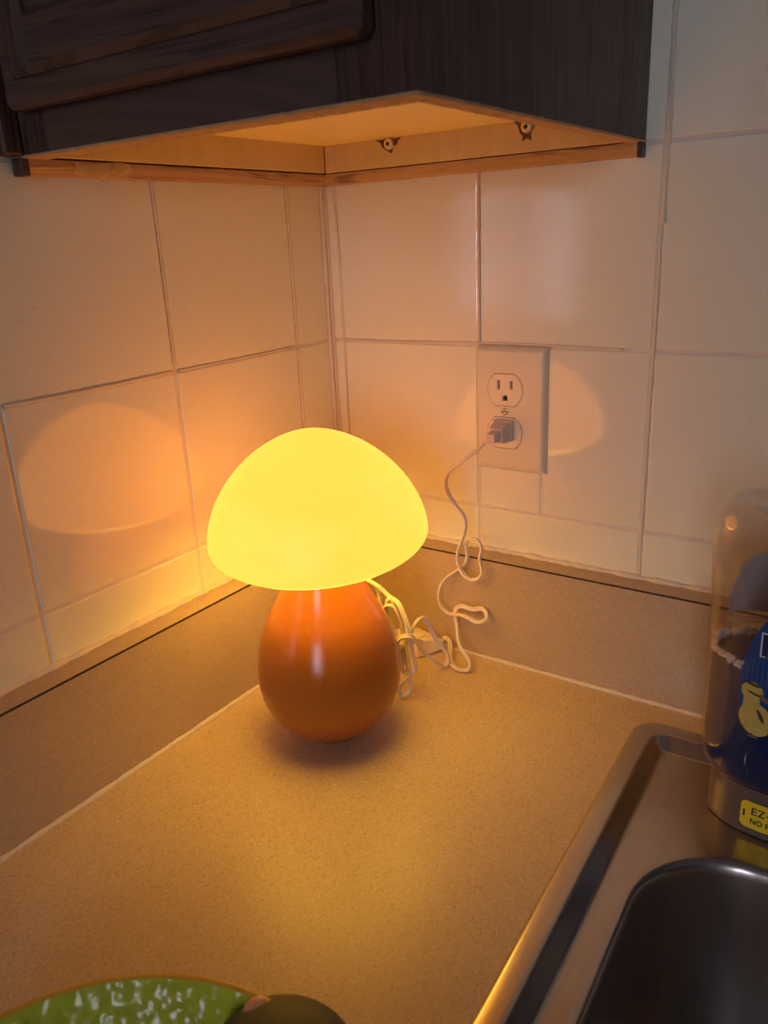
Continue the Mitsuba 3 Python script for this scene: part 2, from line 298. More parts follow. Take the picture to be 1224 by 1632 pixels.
# ------------------------------------------------------------------ countertop and backsplash
sx, sy, sphi = 0.3475, -0.0545, 0.0384      # back left corner of the sink and its turn
def sink_xy(ring):
    r = np.asarray(ring, float); c, s = math.cos(sphi), math.sin(sphi)
    return np.column_stack([sx + r[:, 0] * c - r[:, 1] * s, sy + r[:, 0] * s + r[:, 1] * c])
SW, SD = 0.63, -0.545
outline = Polygon([(-0.0, 0.0), (2.4, 0.0), (2.4, -0.645), (0.70, -0.645), (0.70, -0.78), (0.0, -0.78)])
hole = Polygon(sink_xy(rrect(0.009, SW - 0.009, SD + 0.009, -0.009, 0.018)))
put('countertop', poly_prism(outline.difference(hole), 0.038, -0.038), 'm_laminate', False)
tag('countertop', 'speckled tan laminate countertop under the lamp, around the sink', 'countertop')
BT, BH = 0.0247, 0.1049
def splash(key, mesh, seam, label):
    put(key, mesh, 'm_splash_shaded', 30); tag(key, label, 'backsplash'); put(key + '__seam', seam, 'm_seam', False, 'dark glue line along the top front edge')
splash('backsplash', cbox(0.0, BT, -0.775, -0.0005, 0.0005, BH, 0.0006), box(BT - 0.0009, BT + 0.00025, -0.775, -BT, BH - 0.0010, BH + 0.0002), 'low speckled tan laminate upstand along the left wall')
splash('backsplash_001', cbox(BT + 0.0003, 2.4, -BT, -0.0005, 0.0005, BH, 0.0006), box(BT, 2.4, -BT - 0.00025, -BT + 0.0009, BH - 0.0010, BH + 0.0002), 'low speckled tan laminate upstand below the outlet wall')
bead('countertop__caulk', [(BT + 0.0006, -0.026, 0.0008), (BT + 0.0010, -0.25, 0.0008), (BT + 0.0008, -0.5, 0.0008), (BT + 0.001, -0.77, 0.0008)], 0.0024, 'm_caulk', jitter=0.22, seed=21)
bead('countertop__caulk', [(BT + 0.003, -BT - 0.0008, 0.0008), (0.3, -BT - 0.0010, 0.0008), (0.7, -BT - 0.0008, 0.0008), (1.2, -BT - 0.001, 0.0008)], 0.0022, 'm_caulk', jitter=0.22, seed=22)
for k in ('countertop__caulk', 'wall_back__caulk', 'wall_left__caulk'): tag(k, 'pale uneven bead of caulk')

# ------------------------------------------------------------------ sink
def sink():
    rings = []
    def ring(e, z, r): rings.append(at(sink_xy(rrect(e, SW - e, SD + e, -e, r)), z))
    for e, z, r in ((0.010, -0.012, 0.016), (0.0020, -0.0005, 0.0200), (0.0, 0.0004, 0.021), (0.0004, 0.0012, 0.021), (0.0014, 0.0021, 0.0205), (0.0035, 0.0028, 0.0195), (0.0080, 0.0033, 0.0172), (0.0125, 0.0036, 0.0149), (0.0150, 0.0035, 0.0138), (0.0167, 0.0030, 0.0127), (0.0182, 0.0018, 0.012),
                    (0.0255, -0.0044, 0.0085), (0.0272, -0.0056, 0.0078), (0.0295, -0.0060, 0.007), (0.033, -0.0061, 0.007)): ring(e, z, r)
    bx0, bx1, by0, by1, br = 0.0455, SW - 0.0455, SD + 0.042, -0.124, 0.066
    def bowl(e, z): rings.append(at(sink_xy(rrect(bx0 + e, bx1 - e, by0 + e, by1 - e, br - e * 0.5)), z))
    for e, z in ((-0.004, -0.0062), (0.0, -0.0064), (0.0012, -0.0067), (0.0030, -0.0080), (0.0044, -0.0105), (0.0054, -0.015), (0.012, -0.06), (0.017, -0.13), (0.020, -0.152), (0.026, -0.166), (0.036, -0.175), (0.052, -0.1785)): bowl(e, z)
    cx, cy = (bx0 + bx1) / 2, (by0 + by1) / 2
    last = rrect(bx0 + 0.052, bx1 - 0.052, by0 + 0.052, by1 - 0.052, br - 0.026)
    for t, z in ((0.6, -0.180), (0.25, -0.1825)): rings.append(at(sink_xy(np.array([cx, cy]) + (last - [cx, cy]) * t), z))
    ang = np.arctan2(last[:, 1] - cy, last[:, 0] - cx)
    for r in (0.045, 0.041): rings.append(at(sink_xy(np.column_stack([cx + r * np.cos(ang), cy + r * np.sin(ang)])), -0.1835 - (0.045 - r)))
    m = loft(rings); m.invert() if m.face_normals[:, 2].mean() < 0 else None
    put('kitchen_sink', m, 'm_steel', 40); tag('kitchen_sink', 'brushed stainless steel sink with a raised rim let into the countertop', 'sink')
    d = lathe([(0.0, -0.0045), (0.012, -0.0045), (0.013, -0.003), (0.036, -0.002), (0.0405, 0.0005), (0.0405, -0.006), (0.0, -0.006)], 48)
    q = sink_xy([(cx, cy)])[0]; d.apply_translation([q[0], q[1], -0.184]); put('kitchen_sink__strainer', d, 'm_steel_screw', 30)
sink()

# ------------------------------------------------------------------ wall cabinet
C = 'wall_cabinet'; ZC, ZT = 0.458, 1.25
put(C + '__side_panel', cbox(0.2972, 0.3092, -0.3030, -0.0008, ZC + 0.0010, ZT, 0.0004), 'm_dark_v', False)
put(C + '__side_panel', cbox(0.0008, 0.0140, -0.3030, -0.0135, ZC + 0.0008, ZT, 0.0004), 'm_ply_v', False)
put(C + '__back_rail', cbox(0.0140, 0.2972, -0.0130, -0.0008, ZC + 0.0004, ZT, 0.0003), 'm_ply_v', False)
put(C + '__bottom_panel', box(0.0138, 0.2974, -0.3032, -0.0128, 0.4818, 0.4938), 'm_ply_h', False)
put(C + '__stile', cbox(0.0008, 0.0400, -0.3220, -0.3030, ZC + 0.0010, ZT, 0.0004), 'm_dark_v', False)
put(C + '__stile', cbox(0.2640, 0.3092, -0.3220, -0.3030, ZC + 0.0010, ZT, 0.0004), 'm_dark_v', False)
put(C + '__rail', cbox(0.0400, 0.2640, -0.3220, -0.3030, ZC + 0.0010, 0.500, 0.0004), 'm_dark_rail', False)
def ragged(key, a, b, w, inward, seed):
    """the raw lower edge of a board, roughly sawn"""
    a, b, inward = np.array(a, float), np.array(b, float), np.array(inward, float)
    n = int(np.linalg.norm(b - a) / 0.003); out = []
    for i in range(n + 1):
        p = a + (b - a) * i / n; k = meshkit.noise(np.array([[i * 0.9, seed, 0.5], [i * 0.7, seed + 9, 0.5], [i * 1.3, seed + 4, 2.5]]))
        o = -inward * 0.0009 * k[0] ** 2
        q0, q1 = p + o, p + inward * (w - 0.0008 * k[1])
        z0, z1 = ZC - 0.0002 - 0.0007 * k[2], ZC + 0.0011
        out.append([[*q0, z0 + 0.0005], [*(q0 + inward * 0.0008), z0], [*(q1 - inward * 0.0005), z0], [*q1, z0 + 0.0004], [*q1, z1], [*q0, z1]])
    m = loft(out, True, True); trimesh.repair.fix_normals(m)
    put(key, m, 'm_edge', False)
ragged(C + '__raw_edge', (0.0008, -0.3222), (0.3094, -0.3222), 0.0190, (0, 1), 3)
ragged(C + '__raw_edge', (0.3094, -0.3032), (0.3094, -0.0010), 0.0124, (-1, 0), 17)
tag(C + '__raw_edge', 'raw unstained lower edge')
# door: lip, stepped frame, recessed panel
D0, D1, DZ0, DZ1 = 0.0235, 0.2890, 0.4820, 1.20
door = cbox(D0, D1, -0.3365, -0.3224, DZ0, DZ1, 0.0032)
put(C + '__door', door, 'm_dark_h', False)
L, SWD, RWD = 0.0150, 0.0345, 0.0465
def bevel_bar(x0, x1, z0, z1, y0, y1, c):
    return hull([(a, y1, b) for a in (x0, x1) for b in (z0, z1)] + [(a, y0 + c, b) for a in (x0, x1) for b in (z0, z1)] + [(a, y0, b) for a in (x0 + c, x1 - c) for b in (z0 + c, z1 - c)])
put(C + '__door__stile', bevel_bar(D0 + L, D0 + SWD, DZ0 + L, DZ1 - L, -0.3425, -0.3364, 0.0042), 'm_dark_v', False)
put(C + '__door__stile', bevel_bar(D1 - SWD, D1 - L, DZ0 + L, DZ1 - L, -0.3425, -0.3364, 0.0042), 'm_dark_v', False)
put(C + '__door__rail', bevel_bar(D0 + SWD, D1 - SWD, DZ0 + L, DZ0 + RWD, -0.3425, -0.3364, 0.0042), 'm_dark_h', False)
put(C + '__door__rail', bevel_bar(D0 + SWD, D1 - SWD, DZ1 - RWD, DZ1 - L, -0.3425, -0.3364, 0.0042), 'm_dark_h', False)
put(C + '__scribe_strip', cbox(0.0006, 0.0135, -0.3360, -0.3222, ZC + 0.001, ZT, 0.0015), 'm_dark_v', False)
tag(C, 'small dark brown wooden wall cabinet hung in the corner above the lamp', 'cabinet')
# screws in the back rail and the torn veneer round them
def torn(cx, cz, pts, key):
    poly = Polygon([(x, z) for x, z in pts]).buffer(0)
    m = facing(poly_prism(poly, 0.0004), (cx, -0.0130, cz)); put(key, m, 'm_torn', False)
torn(0.0868, 0.4775, [(-0.014, 0.0035), (-0.009, 0.0012), (-0.0075, -0.0025), (-0.002, -0.0062), (0.0025, -0.0085), (0.0042, -0.0030), (0.0078, -0.0018), (0.0095, 0.0012), (0.013, 0.0035), (0.006, 0.0030), (0.0, 0.0042), (-0.008, 0.0030)], C + '__torn_veneer')
torn(0.2183, 0.4765, [(-0.011, 0.0050), (-0.0075, 0.0015), (-0.006, -0.0035), (-0.0035, -0.0060), (-0.004, -0.0100), (0.0, -0.0075), (0.0038, -0.0100), (0.0035, -0.0045), (0.0075, 0.0015), (0.0095, 0.0042), (0.002, 0.0030), (-0.004, 0.0050)], C + '__torn_veneer')
tag(C + '__torn_veneer', 'torn dark patch of veneer around a screw'); tag(C + '__torn_veneer_001', 'torn dark patch of veneer around a screw')
for i, (cx, cz) in enumerate(((0.0872, 0.4768), (0.2185, 0.4768))):
    s = lathe([(0.0, 0.0026), (0.0016, 0.0026), (0.0022, 0.0034), (0.0042, 0.0026), (0.0048, 0.0010), (0.0048, 0.0), (0.0, 0.0)], 32)
    k = put(C + '__screw', facing(s, (cx, -0.0133, cz)), 'm_brass', 30)
    cross = trimesh.util.concatenate([box(-0.0022, 0.0022, -0.0006, 0.0006, 0.0024, 0.0029), box(-0.0006, 0.0006, -0.0022, 0.0022, 0.0024, 0.0029)])
    put(k + '__cross_slot', facing(cross, (cx, -0.0133, cz)), 'm_black', False)
# oak trim under the cabinet, mitred into the corner
def trim(key, m, left, label):
    prof = [(0.0, 0.0)] + [(0.0105 * math.cos(a), 0.0098 * math.sin(a)) for a in np.linspace(0, math.pi / 2, 7)]
    rings = []
    for t in (0.0, 1.0):
        if left: rings.append([(0.0003 + d, -0.319 + 0.319 * t - d * t - 0.0003 * t, 0.4576 - h) for d, h in prof])
        else: rings.append([(0.0003 + d + (0.3065 - 0.0003 - d) * t, -0.0003 - d, 0.4576 - h) for d, h in prof])
    mm = loft(rings, True, True); trimesh.repair.fix_normals(mm)
    put(key, mm, m, 35); tag(key, label, kind='structure')
trim('trim_1', 'm_oak_y', True, 'thin oak moulding along the left wall under the cabinet')
trim('trim_2', 'm_oak_x', False, 'thin oak moulding along the outlet wall under the cabinet')
put('trim_1__end_piece', cbox(0.0004, 0.0112, -0.3245, -0.3185, 0.4472, 0.4578, 0.0006), 'm_dark_v', False, 'dark stained end piece')
put('trim_2__end_piece', cbox(0.3062, 0.3095, -0.0114, -0.0003, 0.4472, 0.4576, 0.0006), 'm_dark_v', False, 'dark stained end piece')
def tape():
    n, k = 26, 10; out = []
    for i in range(n):
        for j in range(k):
            u, v = i / (n - 1), j / (k - 1)
            y = -0.285 + 0.046 * u + 0.004 * math.sin(9 * v + u * 5) * v; x = 0.0122 + 0.0005 * math.sin(u * 15 + v * 4) * (0.3 + v) + 0.0004
            z = 0.4570 - 0.0115 * v - 0.0012 * math.sin(u * 6)
            out.append((x, y, z))
    v = np.array(out); f = []
    for i in range(n - 1):
        for j in range(k - 1):
            a = i * k + j; f += [(a, a + 1, a + k + 1), (a, a + k + 1, a + k)]
    f = np.array(f); m = trimesh.Trimesh(v, f, process=False)
    put('tape_scrap', m, 'm_tape', True); tag('tape_scrap', 'crumpled scrap of clear tape stuck on the oak moulding under the cabinet', 'tape')
tape()

# ------------------------------------------------------------------ outlet
O = 'wall_outlet'; OX, OZ = 0.2012, 0.2464
def face_poly(cx, cz, r=0.0171, h=0.0143): return Point(cx, cz).buffer(r, 32).intersection(sbox(cx - 1, cz - h, cx + 1, cz + h))
RX, RZ = 0.1967, (0.2649, 0.2256)
plate_out = sbox(OX - 0.0352, OZ - 0.0573, OX + 0.0352, OZ + 0.0573)
holes = [face_poly(RX, z) for z in RZ]
base = plate_out.buffer(-0.0001)
def plate():
    steps = [(0.0, 0.0), (0.0008, 0.0022), (0.0020, 0.0042), (0.0036, 0.0056), (0.0052, 0.0060)]
    rings = []
    for e, d in steps: rings.append([(a, -d, b) for a, b in rrect(OX - 0.0352 + e, OX + 0.0352 - e, OZ - 0.0573 + e, OZ + 0.0573 - e, 0.0016, 4, 6)])
    m = loft(rings); trimesh.repair.fix_normals(m)
    e = 0.0052; front = Polygon(rrect(OX - 0.0352 + e, OX + 0.0352 - e, OZ - 0.0573 + e, OZ + 0.0573 - e, 0.0016, 4, 6))
    for h in holes: front = front.difference(h.buffer(0.0005))
    f = facing(poly_prism(front, 0.0014), (0, -0.0046, 0))
    return trimesh.util.concatenate([m, f])
pm = plate()
if pm.face_normals[:200, 1].mean() > 0: pm.invert()
put(O + '__cover_plate', pm, 'm_plate', 30)
for zc in RZ:
    poly = face_poly(RX, zc)
    slots = [sbox(RX - 0.0075, zc + 0.0002, RX - 0.0051, zc + 0.0088), sbox(RX + 0.0051, zc + 0.0010, RX + 0.0074, zc + 0.0082)]
    gnd = Point(RX, zc - 0.0072).buffer(0.0025, 12).union(sbox(RX - 0.0025, zc - 0.0098, RX + 0.0025, zc - 0.0072))
    body = poly.difference(gnd)
    for s in slots: body = body.difference(s)
    low = facing(poly_prism(body, 0.0052), (0, -0.0010, 0)); top = facing(poly_prism(body.buffer(-0.0006), 0.0006), (0, -0.0061, 0))
    k = put(O + '__receptacle', trimesh.util.concatenate([low, top]), 'm_device', False)
    for s in slots: put(k + '__slot', facing(poly_prism(s.buffer(0.0003), 0.0012), (0, -0.0012, 0)), 'm_black', False)
    put(k + '__ground_hole', facing(poly_prism(gnd.buffer(0.0003), 0.0012), (0, -0.0012, 0)), 'm_black', False)
    put(k + '__gap', facing(poly_prism(poly.buffer(0.0006).difference(poly.buffer(-0.0004)), 0.0030), (0, -0.0008, 0)), 'm_black', False)
sc = lathe([(0.0, 0.0012), (0.0022, 0.0010), (0.0033, 0.0004), (0.0034, -0.0004), (0.0, -0.0004)], 28)
put(O + '__screw', facing(sc, (RX, -0.0060, 0.2452)), 'm_steel_screw', 30)
slot = box(-0.0031, 0.0031, -0.0004, 0.0004, 0.0008, 0.0014); slot.apply_transform(trimesh.transformations.rotation_matrix(0.15, [0, 0, 1]))
put(O + '__screw__slot', facing(slot, (RX, -0.0060, 0.2452)), 'm_torn', False)
tag(O, 'cream double wall outlet with a white plug in its lower socket', 'outlet')

# ------------------------------------------------------------------ lamp
P = 'table_lamp'; LX, LY = 0.1282, -0.1969
def egg_profile(Re=0.0597, ze=0.0549, up=0.0894, k=2.0, n=60):
    out = []
    for t in np.linspace(-math.pi / 2, math.pi / 2, n):
        h = up if t > 0 else ze * 1.03; r = Re * math.cos(t); z = ze + h * math.sin(t)
        if z >= 0 and r > 0.026 and z < 0.114: out.append((r, z))
    collar = [(0.0439, 0.1155), (0.0407, 0.1212), (0.0379, 0.1270), (0.0354, 0.1330), (0.0332, 0.1392), (0.0313, 0.1460), (0.0299, 0.1540), (0.0292, 0.1620), (0.0285, 0.1660), (0.0, 0.1665)]
    return [(0.0, 0.0012), (out[0][0] - 0.006, 0.0012), (out[0][0] - 0.003, 0.0)] + out + collar
ep = egg_profile(); ztop = 0.1440
e = lathe(ep, 128); e.apply_translation([LX, LY, 0.0002]); put(P + '__base', e, 'm_orange', 40, 'glossy orange egg-shaped base')
nk = lathe([(0.0, 0.1660), (0.0200, 0.1660), (0.0200, ztop + 0.034), (0.016, ztop + 0.038), (0.0, ztop + 0.038)], 48); nk.apply_translation([LX, LY, 0])
put(P + '__socket', nk, 'm_white', 40)
def shade():
    Rs, z0, zw, zt, ex, rim = 0.0870, 0.1577, 0.1804, 0.2642, 1.749, 0.0311
    def prof(o):
        R, Z, r0 = Rs - o, zt - o, rim
        out = []
        for t in np.linspace(0, math.pi / 2, 44): out.append((max(0.0, R * math.cos(t) ** (2 / ex)), zw + (Z - zw) * math.sin(t) ** (2 / ex)))
        out = out[::-1]; out[0] = (0.0, Z)
        for t in np.linspace(0, -1, 16)[1:]: out.append((r0 + (R - r0) * math.sqrt(max(0, 1 - t * t)), zw + (zw - z0 - o) * t))
        return out
    a, b = prof(0.0), prof(0.003)
    M = trimesh.transformations.translation_matrix([LX, LY, z0]) @ trimesh.transformations.euler_matrix(0.0344, -0.0093, 0) @ trimesh.transformations.translation_matrix([0, 0, -z0])
    cut = 52                                            # where the cap turns under
    for key, pts, L in (('__shade', a[:cut], SHADE_L), ('__shade__underside', a[cut - 1:] + b[::-1], UNDER_L)):
        m = lathe(pts, 128)
        n = m.face_normals; c = m.triangles_center
        k = np.arange(len(n)) < 400
        if ((n * (c - [0, 0, 0.2])).sum(1)[k]).mean() < 0: m.invert()
        m.apply_transform(M)
        put(P + key, m, 'm_shade', True, 'glowing milky glass mushroom-cap shade' if key == '__shade' else None, emitter={'type': 'area', 'radiance': rgb(*L)})
shade()
bl = lathe([(0.0, 0.036), (0.007, 0.0345), (0.0125, 0.030), (0.0155, 0.023), (0.0150, 0.015), (0.011, 0.007), (0.008, 0.0), (0.0, 0.0)], 48); bl.apply_translation([LX, LY, ztop + 0.0382])
if bl.volume < 0: bl.invert()
put(P + '__bulb', bl, 'm_white', True)
# cord: flat twin flex
MAIN = [(0.1906, -0.034, 0.2226), (0.184, -0.04, 0.2145), (0.172, -0.044, 0.2044), (0.1579, -0.042, 0.1925), (0.1522, -0.039, 0.1806), (0.154, -0.036, 0.1681), (0.1619, -0.034, 0.1565), (0.1687, -0.033, 0.1469), (0.1691, -0.034, 0.1334), (0.1641, -0.036, 0.1172), (0.1627, -0.037, 0.1049), (0.1688, -0.038, 0.092), (0.1782, -0.038, 0.0877), (0.1854, -0.036, 0.091), (0.1864, -0.034, 0.0995), (0.184, -0.033, 0.1095), (0.1855, -0.032, 0.118), (0.1813, -0.031, 0.1257), (0.1731, -0.03, 0.1256), (0.1683, -0.03, 0.1203), (0.1694, -0.03, 0.1089), (0.1664, -0.03, 0.0985), (0.1588, -0.031, 0.0911), (0.1466, -0.034, 0.0801), (0.1405, -0.036, 0.0661), (0.1418, -0.036, 0.053), (0.1499, -0.035, 0.0446), (0.165, -0.04, 0.0485), (0.176, -0.042, 0.0487), (0.1862, -0.042, 0.0463), (0.1922, -0.038, 0.0487), (0.192, -0.034, 0.0524), (0.1858, -0.032, 0.0565), (0.1759, -0.032, 0.0535), (0.1646, -0.033, 0.0547), (0.1584, -0.034, 0.0509), (0.1574, -0.035, 0.0443), (0.1605, -0.037, 0.0329), (0.1656, -0.044, 0.0222), (0.1776, -0.052, 0.0141), (0.1855, -0.057, 0.0086), (0.1841, -0.0607, 0.0025), (0.1751, -0.0628, 0.0025), (0.1643, -0.056, 0.0036), (0.1567, -0.045, 0.0064), (0.1517, -0.036, 0.0127), (0.1456, -0.033, 0.015), (0.1428, -0.0345, 0.0139)]
BUNDLE = [(0.1109, -0.1237, 0.1088), (0.1184, -0.1246, 0.1085), (0.1301, -0.1224, 0.1034), (0.1405, -0.1212, 0.0954), (0.1505, -0.124, 0.0935), (0.1579, -0.1261, 0.0842), (0.1627, -0.1264, 0.0719), (0.1641, -0.1254, 0.0566), (0.1656, -0.1243, 0.0426), (0.167, -0.1233, 0.0323), (0.1652, -0.1246, 0.0277), (0.1625, -0.1253, 0.0304), (0.1594, -0.1238, 0.0406), (0.1562, -0.1224, 0.0561), (0.1542, -0.1238, 0.0716), (0.1513, -0.1259, 0.084), (0.1461, -0.127, 0.0905), (0.1397, -0.1291, 0.0887), (0.1392, -0.127, 0.0755), (0.1481, -0.1232, 0.0544), (0.1515, -0.1232, 0.0381), (0.1523, -0.1227, 0.0254), (0.1558, -0.1214, 0.0226), (0.1578, -0.1213, 0.031), (0.1546, -0.1186, 0.0446), (0.1511, -0.1186, 0.0593), (0.1491, -0.1188, 0.0743), (0.1464, -0.1208, 0.0867), (0.1422, -0.1237, 0.0953), (0.139, -0.1247, 0.0912), (0.1387, -0.1225, 0.0764), (0.1443, -0.1198, 0.058), (0.1504, -0.1179, 0.0336), (0.1582, -0.121, 0.0214), (0.1546, -0.1284, 0.0146), (0.153, -0.1308, 0.0106), (0.156, -0.1311, 0.0049), (0.1601, -0.127, 0.0067), (0.1618, -0.1246, 0.0132), (0.159, -0.1229, 0.0226), (0.1537, -0.1193, 0.032), (0.1519, -0.1181, 0.0467), (0.1558, -0.1129, 0.0594), (0.1579, -0.1066, 0.0679), (0.1588, -0.0961, 0.0685), (0.1574, -0.0824, 0.0523), (0.1589, -0.0716, 0.0331), (0.1621, -0.0645, 0.0206), (0.1637, -0.0609, 0.0092), (0.1619, -0.0634, 0.0035), (0.1595, -0.0736, 0.011), (0.157, -0.0913, 0.0288), (0.1595, -0.1103, 0.0506), (0.1661, -0.1289, 0.0656), (0.1628, -0.1336, 0.0674), (0.1572, -0.1352, 0.0631), (0.1545, -0.1309, 0.0543), (0.1515, -0.116, 0.0487), (0.1433, -0.0826, 0.0338), (0.135, -0.0615, 0.02)]
BEHIND = [(0.1176, -0.119, 0.1054), (0.1243, -0.118, 0.0995), (0.1271, -0.1184, 0.0935), (0.1287, -0.1198, 0.0867), (0.1302, -0.1187, 0.0758), (0.1338, -0.1162, 0.0631)]
lobe = [(0.00115 + 0.00125 * math.cos(a), 0.00125 * math.sin(a)) for a in np.linspace(-2.6, 2.6, 9)]
flex = lobe + [(-x, -y) for x, y in lobe]
def cord(key, pts, seed, w0=0.0):
    q = spline(pts, 0.0014); q[:, 2] = np.maximum(q[:, 2], 0.0026); q[:, 1] = np.minimum(q[:, 1], -0.0276)
    s = np.arange(len(q)) * 0.0014
    tw = w0 + 1.1 * (meshkit.noise(np.column_stack([s * 18, s * 0 + seed, s * 0])) - 0.5)
    return put(key, sweep(q, flex, twist=tw), 'm_cord', 60)
cord(P + '__cord', MAIN, 3, 0.3); cord(P + '__cord', BUNDLE, 8, 0.2); cord(P + '__cord', BEHIND, 12)
for k in ('', '_001', '_002'): tag(P + '__cord' + k, 'white twin flex')
# plug
pz = RZ[1] + 0.0012
plug = trimesh.util.concatenate([rbox(RX - 0.0098, RX + 0.0098, -0.0122, -0.0068, pz - 0.0080, pz + 0.0116, 0.0018),
    hull(np.vstack([trimesh.creation.icosphere(1, 0.0012).vertices + q for q in [(RX - 0.0076, -0.0115, pz - 0.0064), (RX + 0.0076, -0.0115, pz - 0.0064), (RX - 0.0076, -0.0115, pz + 0.0094), (RX + 0.0076, -0.0115, pz + 0.0094),
        (RX - 0.0056, -0.0235, pz - 0.0056), (RX + 0.0056, -0.0235, pz - 0.0056), (RX - 0.0056, -0.0235, pz + 0.0062), (RX + 0.0056, -0.0235, pz + 0.0062)]]))])
put(P + '__plug', plug, 'm_plug', 35, 'white two-pin plug')
rel = [rbox(RX - 0.0048 + i * 0.0002, RX + 0.0048 - i * 0.0002, -0.0228 - 0.0042 * (i + 1), -0.0228 - 0.0042 * i + 0.0006, pz - 0.0050 + i * 0.0003, pz + 0.0046 - i * 0.0003, 0.0009, 1) for i in range(3)]
put(P + '__plug__strain_relief', trimesh.util.concatenate(rel), 'm_plug', 30)
put(P + '__plug__prong', box(RX - 0.0071, RX - 0.0055, -0.0072, -0.0020, pz + 0.0005, pz + 0.0062), 'm_steel_screw', False)
put(P + '__plug__prong', box(RX + 0.0055, RX + 0.0070, -0.0072, -0.0020, pz + 0.0005, pz + 0.0062), 'm_steel_screw', False)
# inline switch box lying by the corner
def switch():
    A = np.array([0.1285, -0.0610]); d = np.array([0.53, 0.848]); f = np.array([-0.975, 0.22]); ico = trimesh.creation.icosphere(2, 0.0022).vertices; pts = []
    for u, w, h in ((0.002, 0.002, 0.0165), (0.029, 0.002, 0.0115), (0.002, 0.036, 0.0165), (0.029, 0.036, 0.0125), (0.012, 0.002, 0.0168), (0.012, 0.036, 0.0168)):
        q = A + d * u + f * w
        for z in (0.0026 if u < 0.02 else 0.0052, h): pts.append(ico + [q[0], q[1], z])
    put(P + '__switch', hull(np.vstack(pts)), 'm_switch', 40, 'small white switch box on the cord')
    q = A + d * 0.011 + f * 0.011
    w = lathe([(0.0, 0.0030), (0.0040, 0.0028), (0.0054, 0.0018), (0.0060, 0.0), (0.0, 0.0)], 32); w.apply_translation([q[0], q[1], 0.0186]); put(P + '__switch__knob', w, 'm_switch', 30)
    q = A + d * 0.012 + f * 0.030
    w = rbox(-0.006, 0.006, -0.0035, 0.0035, -0.001, 0.0022, 0.001); w.apply_transform(trimesh.transformations.rotation_matrix(math.atan2(f[1], f[0]), [0, 0, 1])); w.apply_translation([q[0], q[1], 0.0188]); put(P + '__switch__ridge', w, 'm_switch', 30)
switch()
tag(P, 'glowing mushroom table lamp with an orange egg base, standing in the corner', 'lamp')

# ------------------------------------------------------------------ dish soap bottle, standing on its cap on the sink
B = 'soap_bottle'; BX, BY, DK = 0.4700, -0.1180, -0.0060
def sup(a, b, n=112, e=2.35):
    t = np.arange(n) * 2 * math.pi / n; c, s = np.cos(t), np.sin(t)
    return np.column_stack([a * np.sign(c) * abs(c) ** (2 / e), b * np.sign(s) * abs(s) ** (2 / e)])
HALF = [(0.0290, 0.0470), (0.0310, 0.0515), (0.0355, 0.0548), (0.045, 0.0575), (0.058, 0.0588), (0.080, 0.0586), (0.121, 0.0592), (0.160, 0.0606), (0.190, 0.0624), (0.205, 0.0622), (0.215, 0.0616), (0.222, 0.0600), (0.2275, 0.0565), (0.2305, 0.0520), (0.2314, 0.0470)]
hz, ha = np.array(HALF).T
def half(z): return np.interp(z, hz, ha)
DEP = 0.54
def bring(z, k=1.0, flute=0.0):
    a = half(z) * k; r = sup(a, a * DEP)
    if flute:
        t = np.arange(len(r)); r = r * (1 - flute * 0.5 * (1 + np.cos(t * math.pi))[:, None] * (np.abs(r[:, 0]) > 0.70 * a)[:, None])
    return np.column_stack([r[:, 0] + BX, r[:, 1] + BY, np.full(len(r), z)])
zs = np.r_[np.linspace(0.029, 0.0355, 4), np.linspace(0.04, 0.20, 26), hz[9:]]
rings = [bring(z, 1.0, 0.012 if 0.06 < z < 0.2 else 0.0) for z in zs]
topc = [np.column_stack([BX + (rings[-1][:, 0] - BX) * s, BY + (rings[-1][:, 1] - BY) * s, np.full(len(rings[-1]), z)]) for s, z in ((0.93, 0.2306), (0.85, 0.2275), (0.6, 0.2235), (0.2, 0.222))]
put(B + '__body', loft(rings + topc, False, True), 'm_clear', 50, 'clear plastic body')
FILL = 0.121
lz = np.r_[np.linspace(0.0296, 0.0355, 4), np.linspace(0.04, FILL, 16)]
lr = [bring(z, 0.965) for z in lz]
put(B + '__liquid', loft(lr + [np.column_stack([lr[-1][:, :2], np.full(112, FILL)])], True, True), 'm_liquid', 50, 'dark blue washing-up liquid')
fr = random.Random(5); blobs = []
for i in range(380):
    t = fr.uniform(0, 2 * math.pi); s = sup(1, DEP, 1)[0] * 0; a = half(FILL) * 0.962; c, sn = math.cos(t), math.sin(t)
    x, y = a * np.sign(c) * abs(c) ** 0.85, a * DEP * np.sign(sn) * abs(sn) ** 0.85
    r = fr.uniform(0.0008, 0.0021); k = fr.uniform(0.955, 1.0)
    m = trimesh.creation.icosphere(1, r); m.apply_translation([BX + x * k, BY + y * k, FILL + fr.uniform(0.0, 0.0052)]); blobs.append(m)
put(B + '__foam', trimesh.util.concatenate(blobs), 'm_foam', True); tag(B + '__foam', 'ring of foam bubbles on the liquid', kind='stuff')
cap_rings = [np.column_stack([q + [BX, BY], np.full(112, z)]) for q, z in ((sup(0.0485, 0.0275), DK + 0.0002), (sup(0.0502, 0.0290), DK + 0.0008), (sup(0.0505, 0.0292), DK + 0.0025), (sup(0.0498, 0.0287), DK + 0.0032), (sup(0.0496, 0.0285), 0.018), (sup(0.0488, 0.0279), 0.0290), (sup(0.0480, 0.0273), 0.0298), (sup(0.044, 0.024), 0.0298))]
put(B + '__cap', loft(cap_rings, True, True), 'm_cap', 35, 'grey translucent flat cap it stands on')
